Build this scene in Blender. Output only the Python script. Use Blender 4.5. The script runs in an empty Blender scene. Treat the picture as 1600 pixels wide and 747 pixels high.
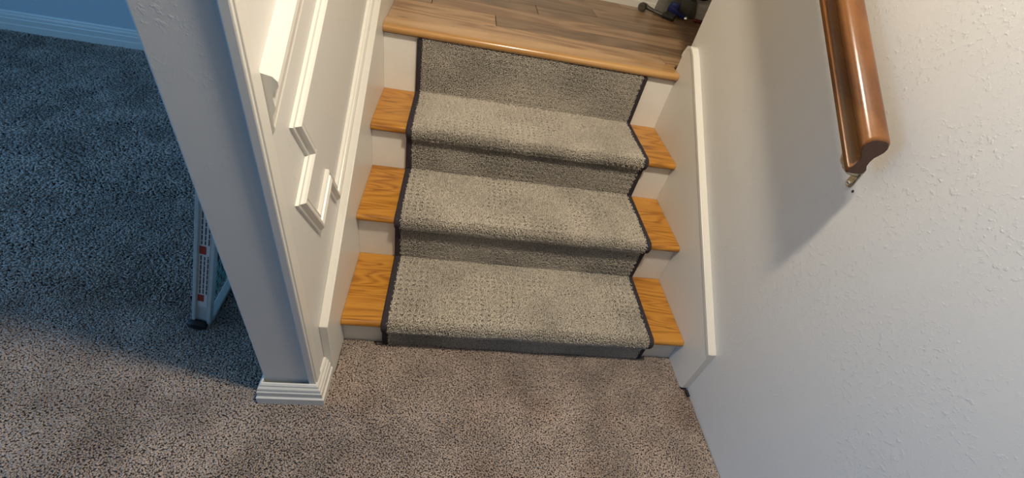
import bpy, bmesh, math, random
import numpy as np
from mathutils import Vector, Matrix

random.seed(7)
rng = np.random.default_rng(11)
scene = bpy.context.scene
col = scene.collection

# ------------------------------------------------------------------ camera
cam_d = bpy.data.cameras.new('camera')
cam = bpy.data.objects.new('camera', cam_d)
col.objects.link(cam)
cam.location = (0.2768, -0.8605, 1.2831)
cam.rotation_euler = (0.8366, -0.1840, -0.0556)
cam_d.sensor_width = 36.0
cam_d.lens = 680.5 / 1600 * 36
cam_d.clip_start = 0.02
scene.camera = cam

# ------------------------------------------------------------------ view, world, lights
vs = scene.view_settings
vs.view_transform = 'Standard'
vs.look = 'None'
vs.gamma = 1.0
vs.use_curve_mapping = False
vs.exposure = 0.0

world = bpy.data.worlds.new('daylight')
scene.world = world
world.use_nodes = True
bg = world.node_tree.nodes['Background']
bg.inputs['Color'].default_value = (0.16, 0.50, 1.0, 1)
bg.inputs['Strength'].default_value = 0.4

def light(name, kind, loc, power, color, rot=(0, 0, 0), **kw):
    d = bpy.data.lights.new(name, kind)
    d.energy = power
    d.color = color
    for k, v in kw.items():
        setattr(d, k, v)
    o = bpy.data.objects.new(name, d)
    o.location = loc
    o.rotation_euler = rot
    col.objects.link(o)
    return o

# ceiling lamp over the foot of the stairs
light('ceiling_lamp_light', 'SPOT', (0.70, -0.378, 2.44), 132, (1.0, 0.875, 0.70), shadow_soft_size=0.075, spot_size=math.radians(150), spot_blend=0.35)
# daylight coming in through the window of the room on the left
light('window_daylight', 'AREA', (-3.36, -0.80, 1.15), 56, (0.175, 0.46, 0.90), (0, math.radians(-90), 0),
      shape='RECTANGLE', size=1.2, size_y=2.9)

# ------------------------------------------------------------------ stair measurements (metres)
W = 1.1625
XW = 1.188                       # face of the right wall
XL = -0.024                       # panelled face of the left wall
ZT = [0.1142, 0.3042, 0.4865, 0.7328]
YR = [0.0, 0.2864, 0.5689, 0.8509]
NOSE = 0.0165
YEND = -0.198                     # end of the left wall
CEIL = 2.56
LEAN = (0.853, 0.522)

# ------------------------------------------------------------------ helpers
def empty(name, loc=(0, 0, 0), rot=(0, 0, 0)):
    o = bpy.data.objects.new(name, None)
    o.location = loc
    o.rotation_euler = rot
    o.empty_display_size = 0.05
    col.objects.link(o)
    return o

def tag(o, label=None, cat=None, group=None, kind=None):
    if label: o['label'] = label
    if cat: o['category'] = cat
    if group: o['group'] = group
    if kind: o['kind'] = kind
    return o

class MB:
    def __init__(self):
        self.v, self.f = [], []
    def add(self, vs_, fs_):
        b = len(self.v)
        self.v += [tuple(p) for p in vs_]
        self.f += [tuple(i + b for i in f) for f in fs_]
        return self
    def box(self, x0, x1, y0, y1, z0, z1):
        v = [(x0, y0, z0), (x1, y0, z0), (x1, y1, z0), (x0, y1, z0), (x0, y0, z1), (x1, y0, z1), (x1, y1, z1), (x0, y1, z1)]
        return self.add(v, [(0, 3, 2, 1), (4, 5, 6, 7), (0, 1, 5, 4), (1, 2, 6, 5), (2, 3, 7, 6), (3, 0, 4, 7)])
    def loft(self, rings, closed_ring=True, caps=True):
        n = len(rings[0]); v = [p for r in rings for p in r]; f = []
        for i in range(len(rings) - 1):
            for k in range(n if closed_ring else n - 1):
                k2 = (k + 1) % n
                f.append((i * n + k, i * n + k2, (i + 1) * n + k2, (i + 1) * n + k))
        if caps:
            f.append(tuple(reversed(range(n))))
            f.append(tuple(range((len(rings) - 1) * n, len(rings) * n)))
        return self.add(v, f)
    def prism_x(self, poly, x0, x1):            # poly of (y, z)
        return self.loft([[(x0, y, z) for y, z in poly], [(x1, y, z) for y, z in poly]])
    def prism_y(self, poly, y0, y1, skew=0.0):  # poly of (x, z); skew raises z along y
        return self.loft([[(x, y0, z) for x, z in poly], [(x, y1, z + skew * (y1 - y0)) for x, z in poly]])
    def tube(self, pts, r, n=12, caps=True):
        pts = [Vector(p) for p in pts]; rs = r if isinstance(r, (list, tuple)) else [r] * len(pts)
        rings = []; up = None
        for i, p in enumerate(pts):
            d = (pts[min(i + 1, len(pts) - 1)] - pts[max(i - 1, 0)]).normalized()
            if up is None:
                up = d.orthogonal().normalized()
            up = (up - d * up.dot(d)).normalized()
            s = d.cross(up)
            rings.append([p + (up * math.cos(a) + s * math.sin(a)) * rs[i] for a in [2 * math.pi * k / n for k in range(n)]])
        return self.loft(rings, True, caps)
    def build(self, name, mat, parent=None, bevel=0, seg=2, smooth=False, kind=None):
        me = bpy.data.meshes.new(name)
        me.from_pydata(self.v, [], self.f)
        bm = bmesh.new(); bm.from_mesh(me)
        bmesh.ops.recalc_face_normals(bm, faces=bm.faces)
        if bevel:
            ed = [e for e in bm.edges if len(e.link_faces) == 2 and e.calc_face_angle(0) > 0.5]
            bmesh.ops.bevel(bm, geom=ed, offset=bevel, segments=seg, profile=0.5, affect='EDGES', clamp_overlap=True)
        bm.to_mesh(me); bm.free()
        me.materials.append(mat)
        if smooth:
            me.polygons.foreach_set('use_smooth', [True] * len(me.polygons))
            try:
                me.set_sharp_from_angle(angle=math.radians(40))
            except Exception:
                pass
        o = bpy.data.objects.new(name, me)
        col.objects.link(o)
        if parent: o.parent = parent
        if kind: o['kind'] = kind
        return o

def value_noise(x, y, scale, seed):
    r = np.random.default_rng(seed).random((64, 64))
    u = np.asarray(x) / scale + 1000; w = np.asarray(y) / scale + 1000
    i = np.floor(u).astype(int); j = np.floor(w).astype(int)
    a = u - i; b = w - j; a = a * a * (3 - 2 * a); b = b * b * (3 - 2 * b)
    g = lambda p, q: r[p % 64, q % 64]
    return (g(i, j) * (1 - a) + g(i + 1, j) * a) * (1 - b) + (g(i, j + 1) * (1 - a) + g(i + 1, j + 1) * a) * b

# ------------------------------------------------------------------ materials
def new_mat(name):
    m = bpy.data.materials.new(name); m.use_nodes = True
    nt = m.node_tree
    return m, nt, nt.nodes['Principled BSDF'], nt.nodes.new, nt.links.new

def plain(name, c, rough=0.5, metal=0.0, spec=0.5, noise=0.0, nscale=40.0, bump=0.0, bscale=200.0, coat=0.0):
    m, nt, b, N, L = new_mat(name)
    b.inputs['Base Color'].default_value = (*c, 1)
    b.inputs['Roughness'].default_value = rough
    b.inputs['Metallic'].default_value = metal
    b.inputs['Specular IOR Level'].default_value = spec
    b.inputs['Coat Weight'].default_value = coat
    tc = N('ShaderNodeTexCoord')
    if noise:
        n = N('ShaderNodeTexNoise'); n.inputs['Scale'].default_value = nscale; n.inputs['Detail'].default_value = 4
        r = N('ShaderNodeValToRGB')
        r.color_ramp.elements[0].position = 0.3; r.color_ramp.elements[1].position = 0.7
        r.color_ramp.elements[0].color = (*[x * (1 - noise) for x in c], 1)
        r.color_ramp.elements[1].color = (*[min(1, x * (1 + noise)) for x in c], 1)
        L(tc.outputs['Object'], n.inputs['Vector']); L(n.outputs['Fac'], r.inputs['Fac']); L(r.outputs['Color'], b.inputs['Base Color'])
    if bump:
        n = N('ShaderNodeTexNoise'); n.inputs['Scale'].default_value = bscale; n.inputs['Detail'].default_value = 3
        bp = N('ShaderNodeBump'); bp.inputs['Strength'].default_value = bump; bp.inputs['Distance'].default_value = 0.002
        L(tc.outputs['Object'], n.inputs['Vector']); L(n.outputs['Fac'], bp.inputs['Height']); L(bp.outputs['Normal'], b.inputs['Normal'])
    return m

def plaster(name, c, lo=0.28, hi=0.60, strength=0.42):
    """painted wall with a sparse trowelled texture"""
    m, nt, b, N, L = new_mat(name)
    b.inputs['Base Color'].default_value = (*c, 1)
    b.inputs['Roughness'].default_value = 0.42
    tc = N('ShaderNodeTexCoord')
    n1 = N('ShaderNodeTexNoise'); n1.inputs['Scale'].default_value = 85; n1.inputs['Detail'].default_value = 5; n1.inputs['Roughness'].default_value = 0.65
    r1 = N('ShaderNodeMapRange'); r1.inputs['From Min'].default_value = 0.54; r1.inputs['From Max'].default_value = 0.70
    n2 = N('ShaderNodeTexNoise'); n2.inputs['Scale'].default_value = 7
    r2 = N('ShaderNodeMapRange'); r2.inputs['From Min'].default_value = lo; r2.inputs['From Max'].default_value = hi
    mu = N('ShaderNodeMath'); mu.operation = 'MULTIPLY'
    n3 = N('ShaderNodeTexNoise'); n3.inputs['Scale'].default_value = 260; n3.inputs['Detail'].default_value = 2
    ad = N('ShaderNodeMath'); ad.operation = 'MULTIPLY_ADD'; ad.inputs[1].default_value = 0.12
    bp = N('ShaderNodeBump'); bp.inputs['Strength'].default_value = strength; bp.inputs['Distance'].default_value = 0.0016
    for n in (n1, n2, n3): L(tc.outputs['Object'], n.inputs['Vector'])
    L(n1.outputs['Fac'], r1.inputs['Value']); L(n2.outputs['Fac'], r2.inputs['Value'])
    L(r1.outputs['Result'], mu.inputs[0]); L(r2.outputs['Result'], mu.inputs[1])
    L(n3.outputs['Fac'], ad.inputs[0]); L(mu.outputs[0], ad.inputs[2])
    L(ad.outputs[0], bp.inputs['Height']); L(bp.outputs['Normal'], b.inputs['Normal'])
    return m

def wood(name, dark, mid, light_, grain_axis='X', ring=26.0, rough=0.3, coat=0.3, rand=0.0, dist=5.0, knots=0.0, stretch=0.16, band=0.55):
    """grain lines run along grain_axis of the object"""
    m, nt, b, N, L = new_mat(name)
    tc = N('ShaderNodeTexCoord'); oi = N('ShaderNodeObjectInfo')
    off = N('ShaderNodeVectorMath'); off.operation = 'MULTIPLY_ADD'
    cmb = N('ShaderNodeCombineXYZ')
    for k in range(3): L(oi.outputs['Random'], cmb.inputs[k])
    off.inputs[1].default_value = (7.3, 5.1, 3.7)
    L(cmb.outputs[0], off.inputs[0]); L(tc.outputs['Object'], off.inputs[2])
    mp = N('ShaderNodeMapping')
    s = {'X': (stretch, 1, 1), 'Y': (1, stretch, 1), 'Z': (1, 1, stretch)}[grain_axis]
    mp.inputs['Scale'].default_value = s
    L(off.outputs[0], mp.inputs['Vector'])
    wv = N('ShaderNodeTexNoise'); wv.inputs['Scale'].default_value = ring * 0.33; wv.inputs['Detail'].default_value = 1.5; wv.inputs['Distortion'].default_value = 0.6
    sn = N('ShaderNodeMath'); sn.operation = 'MULTIPLY'; sn.inputs[1].default_value = dist * 6.0
    si = N('ShaderNodeMath'); si.operation = 'SINE'
    L(mp.outputs[0], wv.inputs['Vector']); L(wv.outputs['Fac'], sn.inputs[0]); L(sn.outputs[0], si.inputs[0])
    mp2 = N('ShaderNodeMapping')
    s2 = {'X': (0.05, 1, 1), 'Y': (1, 0.05, 1), 'Z': (1, 1, 0.05)}[grain_axis]
    mp2.inputs['Scale'].default_value = s2
    L(off.outputs[0], mp2.inputs['Vector'])
    fi = N('ShaderNodeTexNoise'); fi.inputs['Scale'].default_value = 210; fi.inputs['Detail'].default_value = 3
    L(mp2.outputs[0], fi.inputs['Vector'])
    mr = N('ShaderNodeMapRange'); mr.inputs['From Min'].default_value = -1; mr.inputs['From Max'].default_value = 1
    L(si.outputs[0], mr.inputs['Value'])
    mx = N('ShaderNodeMath'); mx.operation = 'MULTIPLY_ADD'; mx.inputs[1].default_value = band
    hf = N('ShaderNodeMath'); hf.operation = 'MULTIPLY'; hf.inputs[1].default_value = 1 - band
    L(fi.outputs['Fac'], hf.inputs[0]); L(mr.outputs[0], mx.inputs[0]); L(hf.outputs[0], mx.inputs[2])
    cr = N('ShaderNodeValToRGB'); e = cr.color_ramp.elements
    e[0].position = 0.12; e[0].color = (*dark, 1); e[1].position = 0.8; e[1].color = (*light_, 1)
    k = e.new(0.42); k.color = (*mid, 1)
    L(mx.outputs[0], cr.inputs['Fac'])
    out = cr.outputs['Color']
    if rand:
        hs = N('ShaderNodeHueSaturation'); mr2 = N('ShaderNodeMapRange')
        mr2.inputs['To Min'].default_value = 1 - rand; mr2.inputs['To Max'].default_value = 1 + rand * 0.6
        L(oi.outputs['Random'], mr2.inputs['Value']); L(mr2.outputs[0], hs.inputs['Value']); L(out, hs.inputs['Color'])
        out = hs.outputs['Color']
    if knots:
        kn = N('ShaderNodeTexVoronoi'); kn.inputs['Scale'].default_value = 6.0
        mp3 = N('ShaderNodeMapping'); mp3.inputs['Scale'].default_value = {'X': (0.4, 1.3, 1), 'Y': (1.3, 0.4, 1), 'Z': (1, 1, 0.4)}[grain_axis]
        L(off.outputs[0], mp3.inputs['Vector']); L(mp3.outputs[0], kn.inputs['Vector'])
        kr = N('ShaderNodeMapRange'); kr.inputs['From Min'].default_value = 0.03; kr.inputs['From Max'].default_value = 0.09
        kr.inputs['To Min'].default_value = knots; kr.inputs['To Max'].default_value = 0.0
        L(kn.outputs['Distance'], kr.inputs['Value'])
        km = N('ShaderNodeMix'); km.data_type = 'RGBA'
        km.inputs[7].default_value = (dark[0] * 0.35, dark[1] * 0.3, dark[2] * 0.3, 1)
        L(kr.outputs[0], km.inputs[0]); L(out, km.inputs[6]); out = km.outputs[2]
    L(out, b.inputs['Base Color'])
    b.inputs['Roughness'].default_value = rough
    b.inputs['Coat Weight'].default_value = coat
    b.inputs['Coat Roughness'].default_value = 0.12
    bp = N('ShaderNodeBump'); bp.inputs['Strength'].default_value = 0.12; bp.inputs['Distance'].default_value = 0.001
    L(fi.outputs['Fac'], bp.inputs['Height']); L(bp.outputs['Normal'], b.inputs['Normal'])
    return m

def pile_mat(name):
    m, nt, b, N, L = new_mat(name)
    a = N('ShaderNodeAttribute'); a.attribute_name = 'yarn'
    n = N('ShaderNodeTexNoise'); n.inputs['Scale'].default_value = 900
    mr = N('ShaderNodeMapRange'); mr.inputs['To Min'].default_value = 0.8; mr.inputs['To Max'].default_value = 1.2
    mx = N('ShaderNodeVectorMath'); mx.operation = 'SCALE'
    tc = N('ShaderNodeTexCoord')
    L(tc.outputs['Object'], n.inputs['Vector']); L(n.outputs['Fac'], mr.inputs['Value'])
    L(a.outputs['Color'], mx.inputs[0]); L(mr.outputs[0], mx.inputs['Scale'])
    L(mx.outputs[0], b.inputs['Base Color'])
    b.inputs['Roughness'].default_value = 0.9
    b.inputs['Specular IOR Level'].default_value = 0.08
    return m

M = {}
M['wall'] = plaster('wall_paint', (0.72, 0.70, 0.655))
M['ceil'] = plain('ceiling_paint', (0.75, 0.73, 0.70), 0.8)
M['panel'] = plaster('panel_paint', (0.70, 0.68, 0.635), 0.50, 0.72, 0.5)
M['trim'] = plain('trim_paint', (0.74, 0.715, 0.65), 0.33, bump=0.12, bscale=45)
M['riser'] = plain('riser_paint', (0.76, 0.73, 0.66), 0.35, noise=0.04, nscale=9, bump=0.15, bscale=60)
M['oak'] = wood('oak_tread', (0.17, 0.055, 0.006), (0.44, 0.18, 0.019), (0.56, 0.26, 0.036), 'X', ring=42, rough=0.36, coat=0.25, dist=9.0, knots=0.7, stretch=0.16, band=0.36)
M['nosing'] = wood('oak_nosing', (0.40, 0.20, 0.06), (0.52, 0.29, 0.10), (0.58, 0.345, 0.14), 'X', ring=26, rough=0.25, coat=0.5, dist=2.0)
M['plank'] = wood('hickory_plank', (0.20, 0.10, 0.045), (0.345, 0.20, 0.098), (0.44, 0.275, 0.145), 'X', ring=22, rough=0.38, coat=0.1, rand=0.42, dist=5.5, knots=0.8, stretch=0.2, band=0.5)
M['rail'] = wood('handrail_wood', (0.10, 0.031, 0.005), (0.155, 0.055, 0.009), (0.20, 0.076, 0.014), 'Y', ring=24, rough=0.28, coat=0.1, dist=2.0)
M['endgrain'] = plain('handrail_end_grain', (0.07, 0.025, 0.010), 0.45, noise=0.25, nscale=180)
M['pile'] = pile_mat('carpet_pile')
M['back_floor'] = plain('carpet_backing', (0.13, 0.10, 0.09), 0.95, spec=0.05, noise=0.2, nscale=300)
M['back_run'] = plain('runner_backing', (0.20, 0.175, 0.14), 0.95, spec=0.05, noise=0.15, nscale=300)
M['bind'] = plain('binding_tape', (0.040, 0.034, 0.040), 0.8, spec=0.2, noise=0.25, nscale=250, bump=0.8, bscale=420)
M['brass'] = plain('aged_nickel', (0.52, 0.47, 0.36), 0.3, 1.0, noise=0.3, nscale=120)
M['hole'] = plain('dark_hole', (0.02, 0.018, 0.016), 0.9)
M['ladder'] = plain('ladder_grey', (0.48, 0.52, 0.50), 0.45, noise=0.06, nscale=60)
M['rubber'] = plain('black_rubber', (0.015, 0.014, 0.014), 0.6, bump=0.3, bscale=300)
M['label'] = plain('label_paper', (0.66, 0.68, 0.66), 0.5)
M['ink'] = plain('label_ink', (0.05, 0.05, 0.06), 0.6)
M['red'] = plain('label_red', (0.35, 0.035, 0.02), 0.5)
M['grip'] = plain('grip_tape_teal', (0.30, 0.55, 0.52), 0.6, bump=0.4, bscale=300)
M['step'] = plain('ladder_step_dark', (0.06, 0.075, 0.07), 0.55)
M['steel'] = plain('tool_steel', (0.16, 0.15, 0.14), 0.35, 0.9, noise=0.3, nscale=90)
M['chrome'] = plain('polished_steel', (0.75, 0.75, 0.76), 0.15, 1.0)
M['blue'] = plain('blue_grip', (0.008, 0.022, 0.16), 0.4)
M['yellow'] = plain('yellow_plastic', (0.55, 0.36, 0.02), 0.4)
M['black'] = plain('black_plastic', (0.012, 0.012, 0.013), 0.4)
M['redgrip'] = plain('red_handle', (0.16, 0.012, 0.016), 0.35)
M['canvas'] = plain('grey_canvas', (0.18, 0.17, 0.14), 0.9, noise=0.15, nscale=200, bump=0.6, bscale=350)
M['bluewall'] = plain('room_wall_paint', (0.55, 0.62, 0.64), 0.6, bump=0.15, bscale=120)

# ------------------------------------------------------------------ room shell
XF, YB = -3.4, -5.5
YWR = -1.5           # near end of the right wall; the room opens up behind it
YFAR = 1.925          # far wall of the room on the left
YLAND = 1.885         # wall behind the landing
floor = MB().box(XF, 3.2, YB, YFAR, -0.10, -0.010).build('floor', M['back_floor'], kind='structure')
floor['label'] = 'mauve brown cut pile carpet floor at the foot of the stairs'; floor['category'] = 'floor'
wr = MB().box(XW, XW + 0.12, YWR, 0.897, -0.05, CEIL).build('wall_right', M['wall'], kind='structure')
tag(wr, 'cream textured wall on the right with the handrail', 'wall')
w2 = MB().box(XW + 0.12, 2.6, 0.78, 0.897, 0.5, CEIL).build('wall_return', M['wall'], kind='structure')
tag(w2, 'cream wall returning behind the right stair wall', 'wall')
w3 = MB().box(2.6, 2.7, 0.78, YLAND + 0.1, 0.5, CEIL).build('wall_landing', M['wall'], kind='structure')
tag(w3, 'cream side wall of the upper landing', 'wall')
w4 = MB().box(-0.1626, 2.7, YLAND, YLAND + 0.1, 0.4, CEIL).build('wall_back', M['wall'], kind='structure')
tag(w4, 'white wall behind the upper wooden landing', 'wall')
w5 = MB().box(XF, -0.1626, YFAR, YFAR + 0.1, -0.05, CEIL).build('wall_far', M['bluewall'], kind='structure')
tag(w5, 'blue lit far wall of the carpeted side room', 'wall')
w7 = MB().box(3.2, 3.3, YB, YWR, -0.05, CEIL).build('wall_side', M['wall'], kind='structure')
tag(w7, 'cream wall of the open room behind the stair wall', 'wall')
w8 = MB().box(XW + 0.12, 3.3, YWR, YWR + 0.1, -0.05, CEIL).build('wall_side', M['wall'], kind='structure')
tag(w8, 'cream wall turning the corner at the near end of the stair wall', 'wall')
w6 = MB().box(XF, 3.2, YB - 0.1, YB, -0.05, CEIL).build('wall_front', M['wall'], kind='structure')
tag(w6, 'cream wall behind the viewer', 'wall')
wy0, wy1, wz0, wz1 = -2.30, 0.70, 0.52, 1.78
for i, b in enumerate([(YB, wy0, -0.05, CEIL), (wy1, YFAR, -0.05, CEIL), (wy0, wy1, -0.05, wz0), (wy0, wy1, wz1, CEIL)]):
    o = MB().box(XF - 0.1, XF, b[0], b[1], b[2], b[3]).build('wall_window', M['wall'], kind='structure')
    tag(o, 'wall section around the side room window', 'wall', 'wall sections around the window')
wf = empty('window_1', (XF - 0.05, (wy0 + wy1) / 2, wz0)); tag(wf, 'white framed window of the side room', 'window', kind='structure')
for b in [(-0.04, 0.04, wy0, wy0 + 0.05, wz0, wz1), (-0.04, 0.04, wy1 - 0.05, wy1, wz0, wz1), (-0.04, 0.04, wy0 + .05, wy1 - .05, wz0, wz0 + 0.05), (-0.04, 0.04, wy0 + .05, wy1 - .05, wz1 - 0.05, wz1)]:
    cy = (wy0 + wy1) / 2
    MB().box(b[0], b[1], b[2] - cy, b[3] - cy, b[4] - wz0, b[5] - wz0).build('window_frame', M['trim'], wf)
ce = MB().box(XF - 0.1, 3.3, YB - 0.1, YFAR + 0.1, CEIL, CEIL + 0.1).build('ceiling', M['ceil'], kind='structure')
tag(ce, 'white ceiling above the stairs', 'ceiling')

# ------------------------------------------------------------------ profiles
def mitre_sweep(path, prof, closed, side, to3d):
    """mitred strips along a 2D path; prof = [(inset, height)]; returns one vertex-ring pair per segment"""
    n = len(path); P = [Vector(p) for p in path]; segs = []
    cnt = n if closed else n - 1
    def nrm(i):
        d = (P[(i + 1) % n] - P[i % n]).normalized()
        return Vector((-d.y, d.x)) * side
    def mit(i):
        if not closed and i == 0: return nrm(0)
        if not closed and i == n - 1: return nrm(n - 2)
        a, b = nrm((i - 1) % n), nrm(i % n)
        return (a + b) / (1 + a.dot(b))
    for i in range(cnt):
        rings = []
        for k in (i, (i + 1) % n):
            m = mit(k)
            rings.append([to3d(P[k] + m * o, h) for o, h in prof])
        segs.append(rings)
    return segs

BASE = [(0.0, 0.0), (0.021, 0.0), (0.021, 0.030), (0.0165, 0.034), (0.0165, 0.054), (0.013, 0.058), (0.014, 0.062), (0.0125, 0.068), (0.008, 0.073), (0.0075, 0.078), (0.0035, 0.083), (0.0, 0.083)]
def baseboard(name, path, side, label, z0=0.0, sc=1.0):
    mb = MB()
    for rings in mitre_sweep(path, [(a, b * sc) for a, b in BASE], False, side, lambda p, h: (p.x, p.y, z0 - 0.004 + h)):
        mb.loft(rings)
    o = mb.build(name, M['trim'], kind='structure')
    return tag(o, label, 'baseboard')

# ------------------------------------------------------------------ left partition wall with panelling
wl = empty('wall_left', (0, 0, 0)); tag(wl, 'white panelled partition wall beside the stairs', 'wall', kind='structure')
MB().box(-0.1626, -0.0425, YEND, YFAR, -0.02, CEIL).build('wall_core', M['panel'], wl, bevel=0.004)
MB().box(-0.0425, XL, YEND - 0.010, YFAR, -0.02, CEIL).build('panel_board', M['panel'], wl, bevel=0.003)
MB().box(XL - 0.001, XL + 0.0035, YEND - 0.004, -0.170, 0.06, CEIL).build('corner_strip', M['trim'], wl, bevel=0.0015)

def slope3(p, h):
    return (XL + h, p.x * LEAN[0] + p.y * LEAN[1], p.x * LEAN[1] - p.y * LEAN[0])
MOULD = [(0.0, -0.001), (0.0, 0.008), (0.004, 0.0105), (0.009, 0.008), (0.012, 0.0085), (0.0135, 0.0125), (0.022, 0.0165), (0.028, 0.0165), (0.033, 0.012), (0.036, 0.0075), (0.042, 0.006), (0.044, -0.001)]
pth = [(1.60, -0.704), (0.388, -0.704), (0.388, -0.588), (0.272, -0.588), (0.272, -0.462), (0.394, -0.462), (0.394, -0.352), (1.60, -0.352)]
MOULD = [(a * 0.86, b) for a, b in MOULD]
for rings in mitre_sweep(pth, MOULD, True, 1, slope3)[:-1]:
    MB().loft(rings).build('panel_moulding', M['trim'], wl)
# chair rail above the panel, plumb cut at its lower end
CR = [(-0.001, 0.0), (0.020, -0.004), (0.027, -0.011), (0.0275, -0.018), (0.024, -0.024), (0.018, -0.030), (0.0145, -0.042), (0.0155, -0.056), (0.0135, -0.064), (0.009, -0.072), (0.0075, -0.090), (0.0085, -0.096), (0.006, -0.104), (-0.001, -0.108)]
CRs = 0.621
mb = MB(); rings = []
for i, y in enumerate([-0.168, -0.165, 0.0, 0.6, 1.3, 1.9]):
    rings.append([(XL + a * (0.96 if i == 0 else 1), y, 0.955 + b + CRs * (y + 0.168)) for a, b in CR])
mb.loft(rings).build('chair_rail', M['trim'], wl)
baseboard('baseboard_left', [(-0.1626, 1.9), (-0.1626, YEND - 0.010), (XL, YEND - 0.010), (XL, -0.121)], -1, 'white moulded baseboard wrapped around the end of the partition wall')
baseboard('baseboard_far', [(XF, YFAR), (-0.19, YFAR)], -1, 'moulded baseboard along the blue lit far wall', sc=1.35)
baseboard('baseboard_back', [(0.0, YLAND), (2.6, YLAND)], -1, 'white baseboard behind the wooden landing', z0=ZT[3], sc=1.2)

# skirt boards
sl = 0.626
lp = [(-0.121, -0.008), (-0.121, 0.228)]
for y in (0.3, 0.9, 1.4): lp.append((y, 0.232 + sl * (y + 0.121)))
lp += [(1.86, 0.232 + sl * 1.521), (1.86, 0.3), (0.9, 0.3), (0.3, -0.008)]
t1 = MB().prism_x(lp, XL, 0.0).build('trim_1', M['trim'], kind='structure', bevel=0.0022)
tag(t1, 'white sloping skirt board along the left side of the steps', 'skirt board')
sr = (0.835 - 0.2055) / (0.818 + 0.121)
rp = [(-0.124, 0.004), (-0.121, 0.2055), (0.80, 0.2055 + sr * 0.921)]
for k in range(1, 8):
    a = math.radians(123 - 123 * k / 7)
    rp.append((0.845 + 0.042 * math.cos(a), 0.806 + 0.036 * math.sin(a)))
rp += [(0.889, 0.735), (0.889, 0.3), (0.3, -0.009), (-0.11, -0.009)]
t2 = MB().prism_x(rp, W, XW + 0.002).build('trim_2', M['trim'], kind='structure', bevel=0.002)
tag(t2, 'white sloping skirt board along the right side of the steps', 'skirt board')
# thin bead nailed along the top edge of the right skirt board
bd = [(-0.121, 0.2055 - 0.012), (-0.121, 0.2075), (0.80, 0.2075 + sr * 0.921), (0.846, 0.844), (0.873, 0.836), (0.891, 0.805), (0.891, 0.79), (0.882, 0.79), (0.866, 0.825), (0.845, 0.832), (0.80, 0.2055 + sr * 0.921 - 0.012)]
MB().prism_x(bd, W - 0.0018, W + 0.003).build('top_bead', M['trim'], t2, bevel=0.0012)
MB().box(W + 0.016, XW - 0.001, -0.150, -0.127, -0.009, -0.001).build('wall_gap', M['hole'], wr)

# ------------------------------------------------------------------ staircase
st = empty('staircase', (W / 2, 0, 0)); tag(st, 'three wooden steps with white risers rising to the landing', 'staircase')
ox = W / 2
TH = 0.026
for i in range(4):
    zb = -0.01 if i == 0 else ZT[i - 1] - TH
    MB().box(0.0005 - ox, W - 0.0005 - ox, YR[i] + 0.004, YR[i] + 0.022, zb, ZT[i] - TH).build('riser', M['riser'], st)
def nosed(y0, y1, z, th, x0, x1):
    p = [(y1, z), (y1, z - th)]
    r = th / 2
    p += [(y0 + r * 0.6, z - th)]
    for k in range(9):
        a = math.radians(-90 - 180 * k / 8)
        p.append((y0 + r + r * math.cos(a), z - r + r * math.sin(a)))
    p += [(y0 + r * 1.3, z)]
    return MB().prism_x(p, x0, x1)
for i in range(3):
    nosed(YR[i] - NOSE, YR[i + 1] + 0.003, ZT[i], TH, 0.001 - ox, W - 0.001 - ox).build('tread', M['oak'], st, smooth=True)
nosed(YR[3] - NOSE - 0.002, 0.935, ZT[3] + 0.001, 0.030, -0.003 - ox + 0.004, W - 0.001 - ox).build('landing_nosing', M['nosing'], st, smooth=True)

# ------------------------------------------------------------------ landing floor of planks
lf = empty('landing_floor', (0, 0, ZT[3])); tag(lf, 'brown hickory plank floor of the upper landing', 'floor', kind='structure')
MB().box(0.0005, 2.6, 0.8735, YLAND, -0.10, -0.0155).build('subfloor', M['hole'], lf)
rows = [0.9365, 1.048, 1.192, 1.337, 1.481, 1.63, 1.775, YLAND - 0.001]
joints = [[0.0005, 1.14, 2.05, 2.6], [0.0005, 0.42, 1.62, 2.6], [0.0005, 0.145, 1.33, 2.6], [0.0005, 0.628, 1.85, 2.6], [0.0005, 0.945, 1.48, 2.6], [0.0005, 0.70, 1.75, 2.6], [0.0005, 1.15, 2.3, 2.6]]
for r, (ya, yb) in enumerate(zip(rows, rows[1:])):
    js = joints[r]
    for xa, xb in zip(js, js[1:]):
        if ya < 0.9 and xb > XW: xb = XW
        MB().box(xa + 0.0012, xb - 0.0012, ya + 0.0012, yb - 0.0012, -0.015, 0.0).build('plank', M['plank'], lf, bevel=0.0012, seg=1)
for xa, xb in [(XW + 0.001, 1.9), (1.9016, 2.6)]:
    MB().box(xa, xb, 0.899, rows[0] - 0.0008, -0.015, 0.0).build('plank', M['plank'], lf, bevel=0.0012, seg=1)

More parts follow.
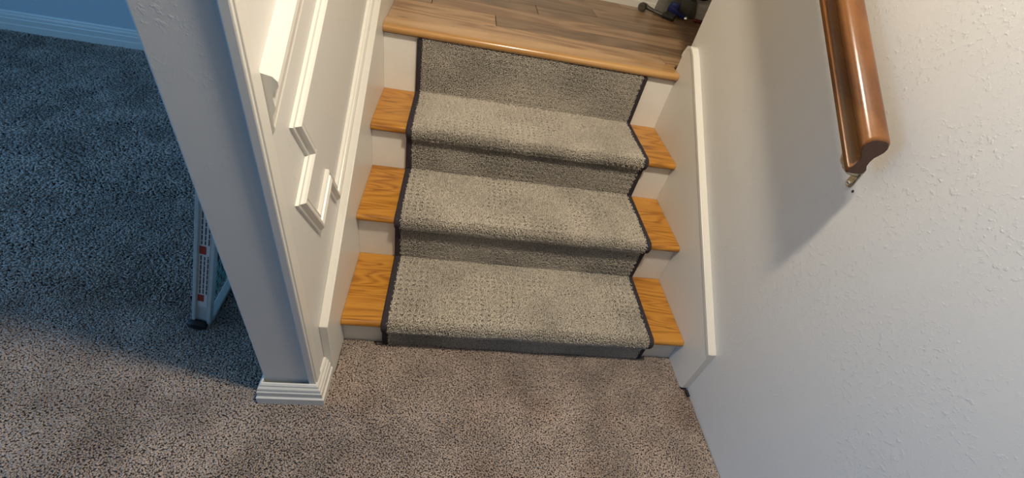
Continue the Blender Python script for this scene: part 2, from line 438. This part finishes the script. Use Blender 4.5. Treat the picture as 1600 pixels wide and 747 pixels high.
# ------------------------------------------------------------------ pile (tufts)
def tufts(name, P, Nn, D, L, r, color, parent, kind='stuff'):
    n = len(P)
    ref = np.where(np.abs(Nn[:, :1]) < 0.9, np.array([[1.0, 0, 0]]), np.array([[0, 1.0, 0]]))
    T1 = np.cross(Nn, ref); T1 /= np.linalg.norm(T1, axis=1, keepdims=True)
    T2 = np.cross(Nn, T1)
    ax = Nn + D; ax /= np.linalg.norm(ax, axis=1, keepdims=True)
    top = P + ax * L[:, None]
    a0 = rng.random(n) * 6.283
    V = np.empty((n, 4, 3))
    V[:, 0] = P
    for k in range(3):
        a = a0 + k * 2.0944
        e = np.cos(a)[:, None] * T1 + np.sin(a)[:, None] * T2
        e = e - ax * np.sum(e * ax, axis=1, keepdims=True)
        V[:, 1 + k] = top + e * (r * (0.85 + 0.4 * rng.random(n)))[:, None] + Nn * ((rng.random(n) - 0.5) * L * 0.32)[:, None]
    base = (np.arange(n) * 4)[:, None]
    F = np.concatenate([base + np.array([[1, 2, 3]]), base + np.array([[0, 2, 1]]), base + np.array([[0, 3, 2]]), base + np.array([[0, 1, 3]])], axis=1).reshape(-1, 3)
    me = bpy.data.meshes.new(name)
    me.vertices.add(n * 4); me.loops.add(len(F) * 3); me.polygons.add(len(F))
    me.vertices.foreach_set('co', V.reshape(-1).astype(np.float32))
    me.loops.foreach_set('vertex_index', F.reshape(-1).astype(np.int32))
    me.polygons.foreach_set('loop_start', (np.arange(len(F)) * 3).astype(np.int32))
    me.update(calc_edges=True)
    at = me.attributes.new('yarn', 'FLOAT_COLOR', 'POINT')
    c4 = np.ones((n, 4, 4), np.float32); c4[:, :, :3] = color[:, None, :]
    at.data.foreach_set('color', c4.reshape(-1))
    me.materials.append(M['pile'])
    o = bpy.data.objects.new(name, me); col.objects.link(o)
    if parent: o.parent = parent
    o['kind'] = kind
    return o

def scatter(x0, x1, y0, y1, s):
    nx, ny = int((x1 - x0) / s), int((y1 - y0) / s)
    X, Y = np.meshgrid((np.arange(nx) + 0.5) / nx * (x1 - x0) + x0, (np.arange(ny) + 0.5) / ny * (y1 - y0) + y0)
    X = X.ravel(); Y = Y.ravel()
    return X + (rng.random(X.size) - 0.5) * s * 0.9, Y + (rng.random(X.size) - 0.5) * s * 0.9

# floor carpet
Xs, Ys, Ss = [], [], []
def blk(x0, x1, y0, y1, s):
    x, y = scatter(x0, x1, y0, y1, s); Xs.append(x); Ys.append(y); Ss.append(np.full(x.size, s))
blk(-0.02, XW, -0.62, 0.0, 0.0036)
blk(-1.05, -0.02, -0.62, 0.10, 0.0039)
blk(-1.05, -0.16, 0.10, 0.62, 0.0052)
blk(-1.9, -1.05, -0.3, 0.62, 0.0062)
blk(-2.5, -0.16, 0.62, 1.92, 0.0078)
X = np.concatenate(Xs); Y = np.concatenate(Ys); S = np.concatenate(Ss)
ok = ~((X > -0.180) & (X < -0.006) & (Y > -0.226)) & ~((X > -0.03) & (X < 0.002) & (Y > -0.13)) & ~((X > -0.185) & (X < 0) & (Y > 0)) & ~((X > W + 0.002) & (Y > -0.128)) & ~((X > XW - 0.004))
ok &= ~((X > W + 0.008) & (Y > -0.168))
X, Y, S = X[ok], Y[ok], S[ok]
n = X.size
nap = value_noise(X, Y, 0.16, 1) * 0.6 + value_noise(X, Y, 0.06, 2) * 0.4
nap2 = value_noise(X, Y, 0.13, 3)
D = np.zeros((n, 3))
D[:, 0] = (nap2 - 0.5) * 1.3 + (rng.random(n) - 0.5) * 0.9
D[:, 1] = (nap - 0.5) * 2.4 + (rng.random(n) - 0.5) * 0.9
L = S * 1.7 * (0.75 + 0.5 * rng.random(n))
L = np.minimum(L, 0.0125)
shade = 0.78 + 0.44 * rng.random(n)
stain = np.clip((value_noise(X, Y, 0.11, 5) - 0.55) * 2.2, 0, 1) * (X > 0)
patch = 0.66 + 0.42 * value_noise(X, Y, 0.12, 8) + 0.30 * value_noise(X, Y, 0.05, 9)
c = np.array([0.43, 0.352, 0.30])[None, :] * (shade * patch)[:, None]
c *= (1 - stain[:, None] * np.array([[0.10, 0.17, 0.20]]))
Pp = np.stack([X, Y, np.full(n, -0.010)], 1); Nn = np.tile([[0, 0, 1.0]], (n, 1))
cp = tufts('carpet_pile', Pp, Nn, D, L, S * 0.95, c, floor)

# ------------------------------------------------------------------ carpet runner
RX0, RX1, BW = 0.124, 1.043, 0.022
def runner_path():
    pts = [(YR[0] - 0.002, -0.006)]
    for i in range(3):
        zt, yf = ZT[i], YR[i] - NOSE
        pts.append((YR[i] - 0.002, zt - 0.046))
        pts.append((YR[i] - 0.004, zt - 0.038))
        pts.append((yf - 0.002, zt - 0.030))
        cy, cz, r = yf + 0.009, zt - 0.0125, 0.0165
        for k in range(9):
            a = math.radians(215 - 125 * k / 8)
            pts.append((cy + r * math.cos(a), cz + r * math.sin(a)))
        pts.append((yf + 0.05, zt + 0.004))
        pts.append((YR[i + 1] - 0.010, zt + 0.003))
        pts.append((YR[i + 1] - 0.002, zt + 0.008))
    pts.append((YR[3] - 0.002, ZT[3] - 0.031))
    return np.array(pts)
rp_ = runner_path()
seg = np.linalg.norm(np.diff(rp_, axis=0), axis=1); arc = np.concatenate([[0], np.cumsum(seg)]); LEN = arc[-1]
def path_at(u):
    y = np.interp(u, arc, rp_[:, 0]); z = np.interp(u, arc, rp_[:, 1])
    e = 0.006
    dy = np.interp(u + e, arc, rp_[:, 0]) - np.interp(u - e, arc, rp_[:, 0])
    dz = np.interp(u + e, arc, rp_[:, 1]) - np.interp(u - e, arc, rp_[:, 1])
    l = np.hypot(dy, dz); return y, z, dy / l, dz / l          # tangent (ty, tz); outward normal (-tz, ty)

rn = empty('carpet_runner', ((RX0 + RX1) / 2, 0, 0)); tag(rn, 'greige patterned carpet runner with dark bound edges laid over the steps', 'carpet runner')
rcx = (RX0 + RX1) / 2
U = np.concatenate([np.linspace(arc[i], arc[i + 1], 4, endpoint=False) for i in range(len(arc) - 1)] + [[LEN]])
y, z, ty, tz = path_at(U)
mb = MB()
rings = [[(RX0 + 0.004 - rcx, yy, zz), (RX1 - 0.004 - rcx, yy, zz), (RX1 - 0.004 - rcx, yy + t2 * 0.003, zz - t1_ * 0.003), (RX0 + 0.004 - rcx, yy + t2 * 0.003, zz - t1_ * 0.003)] for yy, zz, t1_, t2 in zip(y, z, ty, tz)]
mb.loft(rings).build('backing', M['back_run'], rn, smooth=False)
# bound edges: a rounded dark tape on both sides
for sgn, xo in ((1, RX0), (-1, RX1)):
    Ub = np.arange(0, LEN, 0.006); yb, zb, tyb, tzb = path_at(Ub)
    rings = []
    for q, (yy, zz, t1_, t2) in enumerate(zip(yb, zb, tyb, tzb)):
        wob = 0.0012 * math.sin(q * 0.21) + 0.0008 * math.sin(q * 0.83 + 2)
        ring = []
        for o_, h in [(0, -0.001), (-0.0005, 0.003), (0.0015, 0.0062), (0.005, 0.0075), (0.016, 0.0072), (BW + wob, 0.005), (BW + wob, -0.001)]:
            h = h * (1 + 0.06 * math.sin(q * 1.9))
            ring.append((xo + sgn * o_ - rcx, yy - t2 * h, zz + t1_ * h))
        rings.append(ring)
    MB().loft(rings).build('edge_binding', M['bind'], rn, smooth=True)
# pile
NAP = 0.75
SP = 0.0029
xs, us = scatter(RX0 + 0.018, RX1 - 0.018, 0.0, LEN - 0.001, SP)
y, z, ty, tz = path_at(us)
n = xs.size
P = np.stack([xs - rcx, y, z], 1)
Nn = np.stack([np.zeros(n), -tz, ty], 1)
T = np.stack([np.zeros(n), ty, tz], 1)
# small square pattern knotted into the pile, fading in and out in clouds
g = 0.0215
px, pu = np.mod(xs, g) / g, np.mod(us, g) / g
dot = ((np.abs(px - 0.5) < 0.23) & (np.abs(pu - 0.5) < 0.23)).astype(float)
cloud = value_noise(xs, us, 0.16, 21) * 0.65 + value_noise(xs, us, 0.06, 22) * 0.35
fade = np.clip((cloud - 0.42) * 5.0, 0, 1)
low = dot * fade
nap = value_noise(xs, us, 0.13, 23)
D = T * (NAP + 1.3 * (nap - 0.5) + 0.55 * (rng.random(n) - 0.5))[:, None]
D[:, 0] += (value_noise(xs, us, 0.10, 24) - 0.5) * 0.5 + (rng.random(n) - 0.5) * 0.55
L = 0.0085 * (0.78 + 0.44 * rng.random(n)) * (1 - 0.33 * low)
shade = (0.76 + 0.48 * rng.random(n)) * (1 - 0.10 * low) * (0.86 + 0.28 * value_noise(xs, us, 0.11, 25))
c = np.array([0.535, 0.485, 0.41])[None, :] * shade[:, None]
pl = tufts('pile', P, Nn, D, L, np.full(n, SP * 0.74), c, rn)

# ------------------------------------------------------------------ handrail
hx = 1.116
hr = empty('handrail', (hx, -0.136, 0.9905)); tag(hr, 'reddish brown wooden handrail fixed to the right wall', 'handrail')
HP = [(0.0, 0.0045), (0.012, 0.0040), (0.021, 0.0010), (0.0275, -0.0055), (0.0305, -0.0135), (0.0290, -0.0215), (0.0230, -0.0295), (0.0165, -0.037), (0.0140, -0.048), (0.0150, -0.058), (0.0185, -0.0645), (0.0215, -0.067), (0.0215, -0.0755), (0.0190, -0.0795), (0.0, -0.0805)]
ring = HP + [(-a, b) for a, b in HP[-2:0:-1]]
HS = 0.654
rings = []
for i, (yy, k) in enumerate([(0.0, 0.93), (0.0015, 0.98), (0.004, 1.0), (0.7, 1.0), (1.02, 1.0)]):
    rings.append([(a * k, yy, (b + 0.038) * k - 0.038 + HS * yy) for a, b in ring])
MB().loft(rings).build('rail', M['rail'], hr, smooth=True)
eg = MB().loft([[(a * k, yy, (b + 0.038) * k - 0.038) for a, b in ring] for yy, k in ((-0.0012, 0.90), (-0.0004, 0.925), (0.0005, 0.925))]).build('end_grain', M['endgrain'], hr)  # thin cap on the cut end, coloured darker than the rest of the rail
eg['label'] = 'dark end grain of the cut rail'
def bracket(y, sc=1.0):
    # local to the handrail: wall at +0.0765 in x
    zb = HS * y - 0.0805
    mb = MB()
    cz = zb - 0.063
    xw = XW - hx
    prof = [(xw, 1.0), (xw - 0.0035, 1.0), (xw - 0.005, 0.86)]
    rings = []
    for x, k in prof:
        ring_ = []
        for j in range(24):
            a = 2 * math.pi * j / 24
            ring_.append((x, y + 0.0105 * k * math.cos(a), cz + 0.0115 * k * math.sin(a) + math.copysign(0.0175, math.sin(a + 0.01))))
        rings.append(ring_)
    mb.loft(rings)
    b = mb.build('bracket', M['brass'], hr, smooth=True)
    for dz in (-0.0195, 0.0195):
        MB().tube([(xw - 0.004, y, cz + dz), (xw - 0.0065, y, cz + dz), (xw - 0.0075, y, cz + dz)], [0.0058, 0.0055, 0.003], 12).build('screw', M['chrome'], b)
        MB().box(xw - 0.0079, xw - 0.0072, y - 0.004, y + 0.004, cz + dz - 0.0008, cz + dz + 0.0008).build('screw_slot', M['hole'], b)
    MB().tube([(xw - 0.003, y, cz + 0.006), (xw - 0.025, y, cz + 0.008), (0.026, y, cz + 0.020), (0.010, y, cz + 0.034), (0.004, y, cz + 0.048), (0.003, y, cz + 0.061)], [0.0080, 0.0062, 0.0060, 0.0060, 0.0065, 0.008], 14).build('arm', M['brass'], b, smooth=True)
    MB().prism_y([(-0.0135, zb - HS * 0.03 + 0.0015), (0.0135, zb - HS * 0.03 + 0.0015), (0.0135, zb - HS * 0.03 - 0.003), (-0.0135, zb - HS * 0.03 - 0.003)], y - 0.03, y + 0.03, HS).build('saddle', M['brass'], b, bevel=0.001)
    for dy in (-0.02, 0.02):
        z = zb + HS * dy - 0.003
        MB().tube([(0, y + dy, z + 0.001), (0, y + dy, z - 0.0015), (0, y + dy, z - 0.0025)], [0.004, 0.004, 0.002], 10).build('screw', M['chrome'], b)
bracket(0.052); bracket(0.85)
MB().tube([(XW + 0.001, -0.103, 0.852), (XW - 0.0006, -0.103, 0.852)], 0.0032, 12).build('screw_hole', M['hole'], wr)

# ------------------------------------------------------------------ folded step ladder leaning behind the partition
ld = empty('step_ladder', (-0.462, 0.018, 0.0), (0, math.radians(16.0), 0))
tag(ld, 'grey folding step ladder with warning labels leaning behind the partition wall', 'step ladder')
LH = 0.80
def channel(y0, y1, face):      # C section: web at face side recessed between two flanges
    d = 0.016 * face
    return y0, y1, d
for k, yy in enumerate((0.0, 0.385)):
    mb = MB()
    f = 1 if k == 0 else -1
    prof = [(0.0, 0.0), (0.009, 0.0), (0.009, 0.006), (0.041, 0.006), (0.041, 0.0), (0.050, 0.0), (0.050, 0.024), (0.0, 0.024)]
    mb.loft([[(x, yy + f * q, z) for x, q in prof] for z in (0.006, LH)])
    rl = mb.build('side_rail', M['ladder'], ld, bevel=0.0012)
    if k == 0:
        lb = MB().box(0.0125, 0.0375, yy + 0.0050, yy + 0.0062, 0.10, 0.62).build('warning_label', M['label'], rl)
        for zc in (0.128, 0.343, 0.558):
            MB().box(0.0125, 0.0285, yy + 0.0044, yy + 0.0056, zc, zc + 0.032).build('red_mark', M['red'], lb)
        for q in range(3):
            x = 0.0155 + q * 0.0085
            for (za, zb2) in ((0.166, 0.336), (0.382, 0.552), (0.597, 0.615)):
                zz = za
                while zz < zb2:
                    ln = random.uniform(0.012, 0.03)
                    MB().box(x, x + 0.0032, yy + 0.0046, yy + 0.0056, zz, min(zz + ln, zb2)).build('text_line', M['ink'], lb)
                    zz += ln + 0.004
    fx = 0.018
    mb = MB()
    for rings_ in [[(0.0, 0.020), (0.004, 0.0255), (0.016, 0.027), (0.020, 0.024)]]:
        y_b = yy + f * 0.012
        mb.loft([[(fx + r * 1.05 * math.cos(a), y_b - f * (0.028 - h), 0.0165 + r * 0.6 * math.sin(a)) for a in [2 * math.pi * j / 20 for j in range(20)]] for h, r in rings_])
    mb.build('foot', M['rubber'], ld, smooth=True)
MB().box(0.030, 0.052, 0.024, 0.361, 0.004, 0.028).build('crossbar', M['ladder'], ld, bevel=0.003)
for zc in (0.09, 0.36, 0.63):
    sb = MB().box(0.026, 0.040, 0.025, 0.360, zc, zc + 0.19).build('step', M['step'], ld, bevel=0.002)
    for a in range(12):
        for b_ in range(7):
            yy = 0.040 + a * 0.0265 + (0.008 if b_ % 2 else 0)
            zz = zc + 0.012 + b_ * 0.0245
            MB().box(0.0395, 0.0420, yy, yy + 0.017, zz, zz + 0.014).build('grip_pad', M['grip'], sb)

# ------------------------------------------------------------------ tools on the landing
ZL = ZT[3]
pch = empty('tool_pouch', (1.50, 1.848, ZL)); tag(pch, 'grey canvas tool pouch slumped against the landing wall', 'tool pouch')
rings = []
for zz, hx_, hy_ in [(0.0, 0.12, 0.022), (0.012, 0.128, 0.024), (0.05, 0.122, 0.020), (0.08, 0.112, 0.014), (0.09, 0.10, 0.008)]:
    rings.append([(hx_ * math.copysign(abs(math.cos(a)) ** 0.6, math.cos(a)), 0.008 + hy_ * math.copysign(abs(math.sin(a)) ** 0.7, math.sin(a)) + zz * 0.12, zz + 0.006 * math.sin(3 * a)*(zz>0)) for a in [2 * math.pi * k / 28 for k in range(28)]])
MB().loft(rings).build('body', M['canvas'], pch, smooth=True)
MB().box(-0.08, 0.08, -0.022, -0.012, 0.010, 0.055).build('pocket', M['canvas'], pch, bevel=0.005)

hm = empty('hammer', (1.288, 1.805, ZL), (0, 0, math.radians(-36))); tag(hm, 'dark steel hammer lying on the landing floor with its head to the left', 'hammer')
MB().tube([(0.0, -0.050, 0.026), (0.0, -0.046, 0.026), (0.0, -0.028, 0.026), (0.0, -0.022, 0.026), (0.0, 0.012, 0.026), (0.002, 0.025, 0.025), (-0.004, 0.045, 0.020), (-0.012, 0.058, 0.014)], [0.020, 0.023, 0.023, 0.013, 0.015, 0.012, 0.008, 0.003], 16).build('head', M['steel'], hm, smooth=True)
MB().tube([(-0.012, -0.006, 0.026), (0.012, -0.006, 0.026), (0.06, -0.012, 0.020), (0.12, -0.014, 0.016)], [0.015, 0.013, 0.010, 0.011], 12).build('shaft', M['steel'], hm, smooth=True)
MB().tube([(0.115, -0.014, 0.016), (0.125, -0.014, 0.0165), (0.16, -0.016, 0.0165), (0.185, -0.017, 0.0165), (0.19, -0.017, 0.0165)], [0.010, 0.0145, 0.0135, 0.0155, 0.011], 14).build('grip', M['black'], hm, smooth=True)

sg = empty('staple_gun', (1.462, 1.795, ZL), (0, 0, math.radians(-30))); sg.scale = (0.8, 0.8, 0.8); tag(sg, 'blue bodied hand stapler with a bright steel tip lying on the landing', 'staple gun')
MB().prism_x([(-0.016, 0.040), (0.016, 0.040), (0.018, 0.085), (0.010, 0.092), (-0.012, 0.092)], -0.04, 0.03).build('body', M['blue'], sg, bevel=0.006, smooth=True)
mb = MB(); mb.loft([[(x, yq * k, zc_ + zq * k) for yq, zq in [(-0.013, -0.013), (0.013, -0.013), (0.015, 0.010), (0.0, 0.015), (-0.015, 0.010)]] for x, zc_, k in [(-0.045, 0.052, 1.2), (-0.01, 0.046, 1.45), (0.03, 0.036, 1.15), (0.085, 0.020, 0.95), (0.092, 0.018, 0.8)]])
mb.build('handle', M['blue'], sg, bevel=0.004, smooth=True)
MB().box(-0.036, 0.022, -0.011, 0.011, 0.0, 0.036).build('magazine', M['steel'], sg, bevel=0.002)
MB().tube([(0.088, 0, 0.0165), (0.104, 0, 0.0155), (0.110, 0, 0.015)], [0.013, 0.0145, 0.006], 14).build('tip', M['chrome'], sg, smooth=True)

kn = empty('utility_knife', (1.535, 1.850, ZL + 0.116), (0, math.radians(4), math.radians(6))); tag(kn, 'yellow and black utility knife lying on top of the tool pouch', 'knife')
MB().prism_y([(-0.13, -0.008), (0.10, -0.010), (0.13, 0.0), (0.12, 0.016), (0.0, 0.013), (-0.13, 0.012)], -0.013, 0.013).build('handle', M['black'], kn, bevel=0.004, smooth=True)
MB().prism_y([(-0.10, 0.000), (0.0, 0.0), (0.02, 0.010), (-0.09, 0.015)], -0.0145, 0.0145).build('inlay', M['yellow'], kn, bevel=0.002, smooth=True)
MB().box(-0.17, -0.128, -0.001, 0.001, -0.006, 0.010).build('blade', M['chrome'], kn)

sd = empty('screwdriver', (1.575, 1.745, ZL), (0, 0, math.radians(-14))); tag(sd, 'dark red handled screwdriver lying beside the blue stapler', 'screwdriver')
MB().tube([(0.0, 0, 0.015), (0.006, 0, 0.015), (0.03, 0, 0.015), (0.08, 0, 0.015), (0.095, 0, 0.015), (0.10, 0, 0.015)], [0.008, 0.011, 0.0095, 0.0145, 0.0135, 0.007], 8).build('handle', M['redgrip'], sd, smooth=True)
MB().tube([(0.098, 0, 0.0145), (0.20, 0, 0.008), (0.205, 0, 0.0078)], [0.0032, 0.0032, 0.002], 8).build('shank', M['chrome'], sd, smooth=True)
